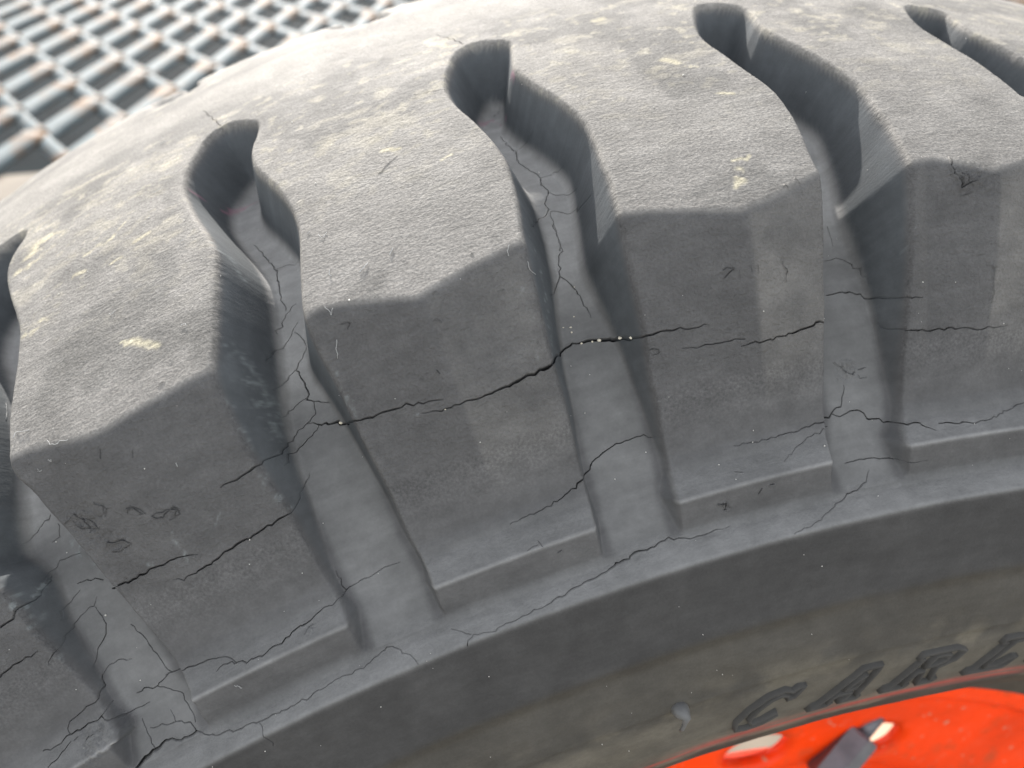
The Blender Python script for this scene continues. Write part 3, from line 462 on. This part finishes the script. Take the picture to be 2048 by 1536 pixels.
# cells near a crack are split K x K
ci = np.arange(nT-1)+.5; cj = np.arange(nS-1)+.5
CT, CS = grid_arrays(np.interp(ci, np.arange(nT), THS), np.interp(cj, np.arange(nS), SS))
near = np.zeros(len(CT)); cx = np.radians(CT)*RX
seg_eval(cx, CS, CRK, lambda w: w*1.2+.0014, f_near, near); seg_eval(cx, CS, PEL, lambda w: w*1.2+.0014, f_near, near)
for a_, b_, c_ in SCUFFS: near[np.hypot(cx-math.radians(a_)*RX, CS-b_) < c_*1.5] = 1
fine = (near > 0).reshape(nS-1, nT-1)
W_ = (nT-1)*K+1
def key(j, i): return j.astype(np.int64)*W_+i
jj, ii = np.nonzero(~fine); J, I = jj*K, ii*K
fc = np.stack([key(J, I), key(J, I+K), key(J+K, I+K), key(J+K, I)], 1)
jf, if_ = np.nonzero(fine); ff = []
for a in range(K):
    for b in range(K):
        J, I = jf*K+a, if_*K+b; ff.append(np.stack([key(J, I), key(J, I+1), key(J+1, I+1), key(J+1, I)], 1))
ff = np.concatenate(ff) if len(jf) else np.zeros((0, 4), np.int64)
allf = np.concatenate([fc, ff]); keys, inv = np.unique(allf, return_inverse=True); F = inv.reshape(allf.shape)
vj, vi = keys//W_, keys % W_
th = np.interp(vi/K, np.arange(nT), THS); s = np.interp(vj/K, np.arange(nS), SS)
rr, dep, g = relief(th, s, grooves, DT, DD)
co = to_xyz(th, s, rr)
# no gaps where split cells meet whole ones: put their edge points on the straight edge
def fix(js, is_, vert):
    for k in range(1, K):
        if vert: J, I, A, B = js*K+k, is_*K, key(js*K, is_*K), key(js*K+K, is_*K)
        else: J, I, A, B = js*K, is_*K+k, key(js*K, is_*K), key(js*K, is_*K+K)
        v, a, b = (np.searchsorted(keys, q_) for q_ in (key(J, I), A, B))
        co[v] = co[a]*(1-k/K)+co[b]*(k/K)
pad = np.pad(fine, 1)
m = fine & ~pad[1:-1, :-2]; fix(*np.nonzero(m), True)
m = fine & ~pad[1:-1, 2:]; a_, b_ = np.nonzero(m); fix(a_, b_+1, True)
m = fine & ~pad[:-2, 1:-1]; fix(*np.nonzero(m), False)
m = fine & ~pad[2:, 1:-1]; a_, b_ = np.nonzero(m); fix(a_+1, b_, False)
nr = vertex_normals(co, F)
mid_ = co.mean(0); flip = np.sum(nr*np.c_[co[:,0], co[:,1]*.5, co[:,2]]) < 0
if flip: F = F[:, ::-1]; nr = -nr
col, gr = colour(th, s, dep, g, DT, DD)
tc = np.c_[np.radians(th)*RX, s, np.zeros(len(s))]
ct, cs_, cg, cd = th[F].mean(1), s[F].mean(1), g[F].mean(1), dep[F].mean(1)
full = outer(ct, cs_, DT, DD)-np.minimum(rho_f(phi_of(cs_)), outer(ct, cs_, DT, DD))
lab = block_of(ct, cs_, cg, cd, grooves, cd > .88*full)

# one repeat of the tread for the rest of the tyre
NREST = 36; PR = (TL+360-TR)/NREST
def tile(pitch, dth, rows):
    G2 = Groove(GROOVES[2], -Groove(GROOVES[2]).c); G3 = Groove(GROOVES[2], pitch-Groove(GROOVES[2]).c)
    dt = _b2[:,0]+19.15-8.08; dt = _b2[:,0]-_b2[0,0]+1.2; dd = _b2[:,1]
    T, S = grid_arrays(np.linspace(0, pitch, dth), rows); n = dth
    rr, dep, g = relief(T, S, [G2, G3], dt, dd, False); co = to_xyz(T, S, rr)
    j, i = np.meshgrid(np.arange(len(rows)-1), np.arange(n-1), indexing='ij'); j, i = j.ravel(), i.ravel()
    F = np.stack([j*n+i, j*n+i+1, (j+1)*n+i+1, (j+1)*n+i], 1)
    nr = vertex_normals(co, F)
    if np.sum(nr*np.c_[co[:,0], co[:,1]*.5, co[:,2]]) < 0: F = F[:, ::-1]; nr = -nr
    col, gr = colour(T, S, dep, g, dt, dd, False, pitch)
    ct, cs_, cg, cd = T[F].mean(1), S[F].mean(1), g[F].mean(1), dep[F].mean(1)
    o_ = outer(ct, cs_, dt, dd); full = o_-np.minimum(rho_f(phi_of(cs_)), o_)
    return co, nr, col, gr, np.c_[np.radians(T)*RX, S, 0*S], F, block_of(ct, cs_, cg, cd, [G2, G3], cd > .88*full)
def turn(P, deg):
    a = math.radians(deg); return np.c_[P[:,0]*math.cos(a)+P[:,2]*math.sin(a), P[:,1], -P[:,0]*math.sin(a)+P[:,2]*math.cos(a)]
ROWS = np.concatenate([np.linspace(S0, .30, 56), np.linspace(.304, .450, 38), np.linspace(.455, SMAX, 26)])
near_t = tile(PR, 40, ROWS)
far_t = list(tile(PITCH, 40, ROWS))
def mirror(P): Q = P.copy(); Q[:,1] = -2*WM*R-Q[:,1]; return Q
far_t[0] = mirror(far_t[0]); n_ = far_t[1].copy(); n_[:,1] *= -1; far_t[1] = n_; far_t[5] = far_t[5][:, ::-1]
FAR0 = 2.6                                                            # where the far side's grooves fall

wheel = link('wheel', None); tag(wheel, 'worn grey rubber tyre with cracked shoulder blocks on a red-orange rim', 'wheel')
packs = [extract(lab < 0, co, nr, col, gr, tc, F)]
for tl, cnt, start, step in ((near_t, NREST, TR, PR), (far_t, 44, FAR0, PITCH)):
    e = extract(tl[6] < 0, *tl[:5], tl[5])
    for k in range(cnt): packs.append((turn(e[0], start+k*step), turn(e[1], start+k*step), e[2], e[3], e[4]+np.array([k*.137+1, 0, 0]), e[5]))
off = np.cumsum([0]+[len(p_[0]) for p_ in packs])
carc = [np.concatenate([p_[k] for p_ in packs]) for k in range(5)]+[np.concatenate([p_[5]+o for p_, o in zip(packs, off)])]
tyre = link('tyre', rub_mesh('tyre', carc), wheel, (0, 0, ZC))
for k in range(len(grooves)-1):
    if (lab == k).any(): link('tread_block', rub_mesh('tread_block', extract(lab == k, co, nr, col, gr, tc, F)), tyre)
for tl, cnt, start, step in ((near_t, NREST, TR, PR), (far_t, 44, FAR0, PITCH)):
    me = rub_mesh('tread_block', extract(tl[6] == 0, *tl[:5], tl[5]))
    for k in range(cnt): link('tread_block', me, tyre, (0, 0, 0), (0, math.radians(start+k*step), 0))

# surface lookup for things that lie on the tyre (axle-centred metres)
def on_tyre(th, s, up=0.):
    th, s = np.atleast_1d(np.asarray(th, float)), np.atleast_1d(np.asarray(s, float))
    return to_xyz(th, s, relief(th, s, grooves, DT, DD, False)[0]+up)

# raised maker's name on the sidewall: outlined, slanted serif capitals (top of the letters towards the tread)
GLYPH = {
 'C': [[(.98,.98),(.86,.98),(.80,.90),(.62,1.),(.34,.94),(.12,.70),(.02,.36),(.12,.08),(.36,.0),(.64,.05),(.84,.22),(.78,.32),(.58,.17),(.40,.14),(.28,.30),(.32,.60),(.46,.82),(.62,.88),(.76,.80),(.80,.68),(.92,.70)]],
 'A': [[(.58,1.),(.94,1.),(.96,.12),(1.04,.10),(1.02,.0),(.66,.0),(.68,.10),(.76,.12),(.76,.30),(.46,.30),(.36,.12),(.46,.10),(.42,.0),(.04,.0),(.08,.10),(.18,.12)],[(.54,.42),(.76,.42),(.76,.80)]],
 'R': [[(.14,1.),(.74,1.),(.95,.90),(.94,.66),(.72,.50),(.84,.12),(.96,.10),(.93,.0),(.66,.0),(.50,.46),(.38,.46),(.32,.12),(.44,.10),(.42,.0),(.0,.0),(.02,.10),(.12,.12),(.22,.88),(.12,.90)],[(.42,.58),(.62,.60),(.74,.70),(.72,.84),(.60,.88),(.46,.88)]],
 'L': [[(.12,1.),(.56,1.),(.54,.90),(.42,.88),(.32,.14),(.62,.14),(.78,.34),(.88,.34),(.84,.0),(.0,.0),(.02,.10),(.12,.12),(.22,.88),(.10,.90)]],
 'I': [[(.12,1.),(.56,1.),(.54,.90),(.44,.88),(.34,.12),(.44,.10),(.42,.0),(.0,.0),(.02,.10),(.12,.12),(.22,.88),(.10,.90)]],
 'S': [[(.90,.98),(.80,.98),(.76,.92),(.54,1.),(.26,.92),(.20,.70),(.40,.52),(.64,.38),(.60,.20),(.40,.12),(.20,.22),(.16,.34),(.06,.32),(.02,.02),(.12,.02),(.18,.08),(.44,.0),(.74,.10),(.84,.34),(.66,.54),(.42,.68),(.42,.82),(.56,.88),(.72,.80),(.76,.70),(.86,.70)]],
 'E': [[(.12,1.),(.86,1.),(.86,.70),(.78,.70),(.68,.88),(.46,.88),(.42,.58),(.56,.58),(.62,.66),(.68,.66),(.64,.38),(.56,.38),(.54,.46),(.40,.46),(.34,.14),(.60,.14),(.74,.32),(.84,.32),(.78,.0),(.0,.0),(.02,.10),(.12,.12),(.22,.88),(.12,.90)]]}
LT, LB = S_E+.0105, S_E+.0380
def letter(ch, t0, wdt):
    """a raised line that follows the outline of the letter, on the curve of the sidewall"""
    V, Fs = [], []
    for ring in GLYPH[ch]:
        P = []
        for a, b in zip(ring, ring[1:]+ring[:1]):
            n = max(1, int(math.hypot(a[0]-b[0], a[1]-b[1])/.10))
            P += [(a[0]+(b[0]-a[0])*k/n, a[1]+(b[1]-a[1])*k/n) for k in range(n)]
        P = np.array(P); Q = np.c_[np.radians(t0+(P[:,0]*.86+P[:,1]*.34)*wdt)*RX, LB+(LT-LB)*P[:,1]]
        tn = np.roll(Q, -1, 0)-np.roll(Q, 1, 0); tn /= np.linalg.norm(tn, axis=1)[:,None]; nn = np.c_[-tn[:,1], tn[:,0]]
        prof = [(-.0018, -.002), (-.0012, .0023), (0, .0027), (.0012, .0023), (.0018, -.002)]; base = len(V); m = len(prof); n = len(Q)
        for k in range(n):
            for (o, h) in prof:
                z = Q[k]+nn[k]*o; V.append((math.degrees(z[0]/RX), z[1], h))
        for k in range(n):
            for j in range(m-1): Fs.append((base+k*m+j, base+k*m+j+1, base+(k+1) % n*m+j+1, base+(k+1) % n*m+j))
    V = np.array(V); w, r = to_wr(V[:,1], relief(V[:,0], V[:,1], grooves, DT, DD, False)[0]+V[:,2]); a = np.radians(V[:,0])
    co = np.c_[r*np.sin(a), -w, r*np.cos(a)]*R; Fs = np.array(Fs); fn = vertex_normals(co, Fs)
    if fn[2::5,1].mean() > 0: Fs = Fs[:, ::-1]
    cc = np.tile(np.array([.056, .054, .051, 1]), (len(co), 1))
    me = mesh_np('letter', co, Fs, RUB, None, {'col': ('FLOAT_COLOR', cc), 'grain': ('FLOAT', np.full(len(co), .15)), 'tc': ('FLOAT_VECTOR', np.c_[np.radians(V[:,0])*RX, V[:,1], 0*a])})
    return link('letter', me, tyre)
for ch, t0, wdt in (('C', -9.3, 2.75), ('A', -5.75, 2.6), ('R', -2.3, 3.0), ('L', 1.75, 2.7), ('I', 5.1, 2.3), ('S', 7.6, 2.6), ('L', 11.1, 2.7), ('E', 14.4, 2.8)):
    letter(ch, t0, wdt)

# moulding spew on the sidewall
def tube(pts, rad, seg=8):
    pts = np.array(pts, float); V, Fs = [], []; up = np.array([.3, .5, .8]); n = len(pts)
    for k in range(n):
        t = pts[min(k+1, n-1)]-pts[max(k-1, 0)]; t /= np.linalg.norm(t); a = np.cross(t, up); a /= np.linalg.norm(a); b = np.cross(t, a)
        r_ = rad[k] if hasattr(rad, '__len__') else rad
        for j in range(seg):
            f = 2*math.pi*j/seg; V.append(pts[k]+r_*(math.cos(f)*a+math.sin(f)*b))
    for k in range(n-1):
        for j in range(seg): Fs.append((k*seg+j, k*seg+(j+1) % seg, (k+1)*seg+(j+1) % seg, (k+1)*seg+j))
    return V, Fs+[tuple(range(seg))[::-1], tuple(range((n-1)*seg, n*seg))]
def py_mesh(name, V, Fs, mat):
    me = bpy.data.meshes.new(name); me.from_pydata([tuple(v) for v in V], [], Fs); me.update(); me.materials.append(mat)
    for p_ in me.polygons: p_.use_smooth = True
    return me
SPEW = plain('pale_rubber_spew', (.11, .11, .108), .6, 0, .1, 900)
P0, P1 = on_tyre(-11.22, S_E-.001, -.004)[0], on_tyre(-11.18, S_E-.003, .004)[0]; P2 = on_tyre(-11.12, S_E-.002, .0065)[0]; P3 = on_tyre(-11.33, S_E+.005, .0075)[0]; P4 = on_tyre(-11.38, S_E+.008, .006)[0]
link('vent_spew', py_mesh('vent_spew', *tube([P0, P1, P2, (P2+P3)/2, P3, P4], np.array([.010, .0072, .0042, .0024, .0020, .0015])*R*.52), SPEW), tyre)

# ---------------------------------------------------------------- rim
RP = [(.300,.585),(.320,.565),(.318,.545),(.3165,.528),(.318,.512),(.311,.503),(.304,.5005),(.301,.492),(.299,.478),(.297,.462),(.296,.445),(.296,.41),(.294,.395),(.284,.378),(.262,.355),(.25,.33),(.25,.28),(.25,.20),(.262,.165),(.275,.15),(.275,.07)]
RPd = soften(resample(RP, .0032), 2)
HOLES = [((t+72*k+30) % 360-30, .4275) for k in range(5) for t in (-13.2+360, 2.6, 18.4)]
from mathutils.geometry import delaunay_2d_cdt
dl = np.r_[0, np.cumsum(np.hypot(*np.diff(RPd, axis=0).T))]; k0, k1 = int(np.argmin(abs(RPd[:,1]-.470))), int(np.argmin(abs(RPd[:,1]-.385)))
nA = 360; angs = np.linspace(0, 360, nA, endpoint=False)
def rim_xyz(t, d):
    w, r = np.interp(d, dl, RPd[:,0]), np.interp(d, dl, RPd[:,1]); a = np.radians(t); return np.c_[r*np.sin(a), -w, r*np.cos(a)]*R
rim_co, rim_f = [], []
def add_part(co_, f_):
    b0 = sum(len(c) for c in rim_co); rim_co.append(co_); rim_f.extend([tuple(b0+q_ for q_ in f) for f in f_])
def band(ka, kb):
    T_, K_ = np.meshgrid(angs, np.arange(ka, kb+1)); n = nA
    add_part(rim_xyz(T_.ravel(), dl[K_.ravel()]), [(k*n+a, (k+1)*n+a, (k+1)*n+(a+1) % n, k*n+(a+1) % n) for k in range(kb-ka) for a in range(n)])
band(0, k0); band(k1, len(RPd)-1)
dh = float(np.interp(-.4275, -RPd[::1,1], dl)); SX = math.radians(1)*.4275
pv = [(a*SX, d) for a in np.arange(-30, 331, 1.) for d in np.linspace(dl[k0], dl[k1], 9)]; pe = []
pv = [q_ for q_ in pv if min(((q_[0]/SX-ht)/4.9)**2+((q_[1]-dh)/.031)**2 for ht, _ in HOLES) > 1]
for ht, _ in HOLES:
    b0 = len(pv); pv += [((ht+4.3*math.cos(f))*SX, dh+.026*math.sin(f)) for f in np.linspace(0, 2*math.pi, 32, endpoint=False)]
    pe += [(b0+q_, b0+(q_+1) % 32) for q_ in range(32)]
ov, _, of, *_ = delaunay_2d_cdt([Vector(q_) for q_ in pv], pe, [], 0, 1e-7)
ov = np.array([tuple(v) for v in ov]); keep = []
for f in of:
    c_ = ov[list(f)].mean(0)
    if min(((c_[0]/SX-ht)/4.3)**2+((c_[1]-dh)/.026)**2 for ht, _ in HOLES) > .985: keep.append(tuple(f))
add_part(rim_xyz(ov[:,0]/SX, ov[:,1]), keep)
me = bpy.data.meshes.new('rim'); me.from_pydata([tuple(c) for c in np.concatenate(rim_co)], [], rim_f); me.update(); me.materials.append(RED)
bm = bmesh.new(); bm.from_mesh(me); bmesh.ops.remove_doubles(bm, verts=bm.verts[:], dist=1e-6); bmesh.ops.recalc_face_normals(bm, faces=bm.faces[:]); bm.to_mesh(me); bm.free()
for p_ in me.polygons: p_.use_smooth = True
rim = link('rim', me, wheel, (0, 0, ZC)); sm = rim.modifiers.new('thick', 'SOLIDIFY'); sm.thickness = .0018; sm.offset = -1
BARREL = plain('cream_primer', (.52, .48, .36), .6, 0, .12, 60)
T_, K_ = np.meshgrid(np.radians(np.arange(0, 360, 3.)), np.arange(7)); BP = np.array([(.292, .488), (.27, .492), (.22, .47), (.06, .465), (-.04, .49), (-.085, .50), (-.10, .53)])
bco = np.c_[BP[K_.ravel(),1]*np.sin(T_.ravel()), -BP[K_.ravel(),0], BP[K_.ravel(),1]*np.cos(T_.ravel())]*R
bo = link('barrel', py_mesh('barrel', bco, [(k*120+a, k*120+(a+1) % 120, (k+1)*120+(a+1) % 120, (k+1)*120+a) for k in range(6) for a in range(120)], BARREL), rim)
# bolt beside the second hole
def rimpt(t, r_, w): a = math.radians(t); return np.array([r_*math.sin(a), -w, r_*math.cos(a)])*R
A_, B_ = rimpt(17.3, .458, .290), rimpt(11.6, .398, .312); bu = (B_-A_)/np.linalg.norm(B_-A_); LB_ = np.linalg.norm(B_-A_)
bolt = link('bolt', py_mesh('bolt', *tube([A_, A_+bu*LB_*.3], [R*.0085]*2, 14), STEEL), rim)
nut = py_mesh('nut', *tube([A_+bu*LB_*.28, A_+bu*LB_*.31, A_+bu*LB_*.97, B_], [R*.0155, R*.017, R*.017, R*.014], 6), STEEL)
for p_ in nut.polygons: p_.use_smooth = False
link('nut', nut, rim)

# ---------------------------------------------------------------- grains, lint and grit on the tyre
def grain(th_, s_, size, seed):
    bm = bmesh.new(); bmesh.ops.create_icosphere(bm, subdivisions=2, radius=1); rnd = random.Random(seed)
    st = (rnd.uniform(1.0, 1.5), rnd.uniform(.75, 1.), rnd.uniform(.7, .9)); ph = [rnd.uniform(0, 6) for _ in range(4)]
    for v in bm.verts:
        c_ = v.co.copy(); k = 1+.13*math.sin(3*c_.x+ph[0])+.1*math.sin(4*c_.y+ph[1])+.1*math.sin(4*c_.z+ph[2])
        v.co = Vector((c_.x*st[0]*k, c_.y*st[1]*k, c_.z*st[2]*k))*size*R*.5
    P = on_tyre(th_, s_, 0)[0]; P2 = on_tyre(th_, s_, .01)[0]; up = (P2-P)/np.linalg.norm(P2-P)
    me = bm_mesh('sand_grain', bm, SAND)
    o = link('sand_grain', me, None, tuple(P+up*size*R*.10+np.array([0, 0, ZC])), (rnd.uniform(-.3, .3), rnd.uniform(-.2, .3), rnd.uniform(-.3, .3)))
    return o
GL = ['small cream sand grain at the left end of the wide crack across the middle groove', 'small pale sand grain second from left in the wide crack across the middle groove',
      'longest cream sand grain, third from left in the wide crack across the middle groove', 'brownish sand grain, fourth from left in the wide crack across the middle groove',
      'round white sand grain at the right end of the row in the wide crack', 'single white sand grain in the crack at the foot of the left groove',
      'tiny pale grain caught in the thin crack above the wide one, middle groove', 'tiny pale grain where the long crack tapers out on the middle block',
      'lone white round speck left of the pale crumbs above the wide crack', 'upper pale crumb stuck to the middle groove floor above the wide crack',
      'lower pale crumb stuck to the middle groove floor just above the wide crack', 'smallest pale crumb highest on the middle groove floor']
for k, (t_, s_, w_) in enumerate(GRAINS):
    tag(grain(t_/100, s_/1e4, w_/1e5*1.35, k), GL[k], 'sand grain', 'sand grains caught in the cracks')
V, Fs = [], []
for L in FIBRES:
    P = np.array(L, float); d = np.r_[0, np.cumsum(np.hypot(np.diff(P[:,0])*1.6, np.diff(P[:,1])))]; t = np.linspace(0, d[-1], 10)
    pts = on_tyre(np.interp(t, d, P[:,0])/100, np.interp(t, d, P[:,1])/1e4, .0005)+rng.normal(0, .00005*R, (10, 3))*3
    v, f = tube(pts, .00015*R, 5); b0 = len(V); V += v; Fs += [tuple(b0+q_ for q_ in ff_) for ff_ in f]
lint = link('lint_fibres', py_mesh('lint_fibres', V, Fs, LINT), None, (0, 0, ZC)); tag(lint, 'short pale lint fibres scattered over the tread blocks', 'lint', None, 'stuff')
V, Fs = [], []
n = 220; tt, sq = rng.uniform(-34, 8, n), np.where(rng.random(n) < .85, rng.uniform(.10, .48, n), rng.uniform(.48, .555, n))
PP = on_tyre(tt, sq, .0002)
for p_ in PP:
    r_ = R*float(rng.choice([.0002, .0003, .0004, .0006], p=[.45, .32, .18, .05])); b0 = len(V); e_ = rng.normal(0, 1, (3, 3)); e_, _ = np.linalg.qr(e_)
    for k in range(3): V += [p_+e_[k]*r_*rng.uniform(.7, 1.2), p_-e_[k]*r_*rng.uniform(.7, 1.2)]
    for a in (0, 1):
        for b in (2, 3):
            for c_ in (4, 5): Fs.append((b0+a, b0+b, b0+c_) if (a+b+c_) % 2 == 0 else (b0+a, b0+c_, b0+b))
grit = link('grit', py_mesh('grit', V, Fs, GRIT), None, (0, 0, ZC)); tag(grit, 'fine white grit specks sprinkled over the tyre', 'grit', None, 'stuff')
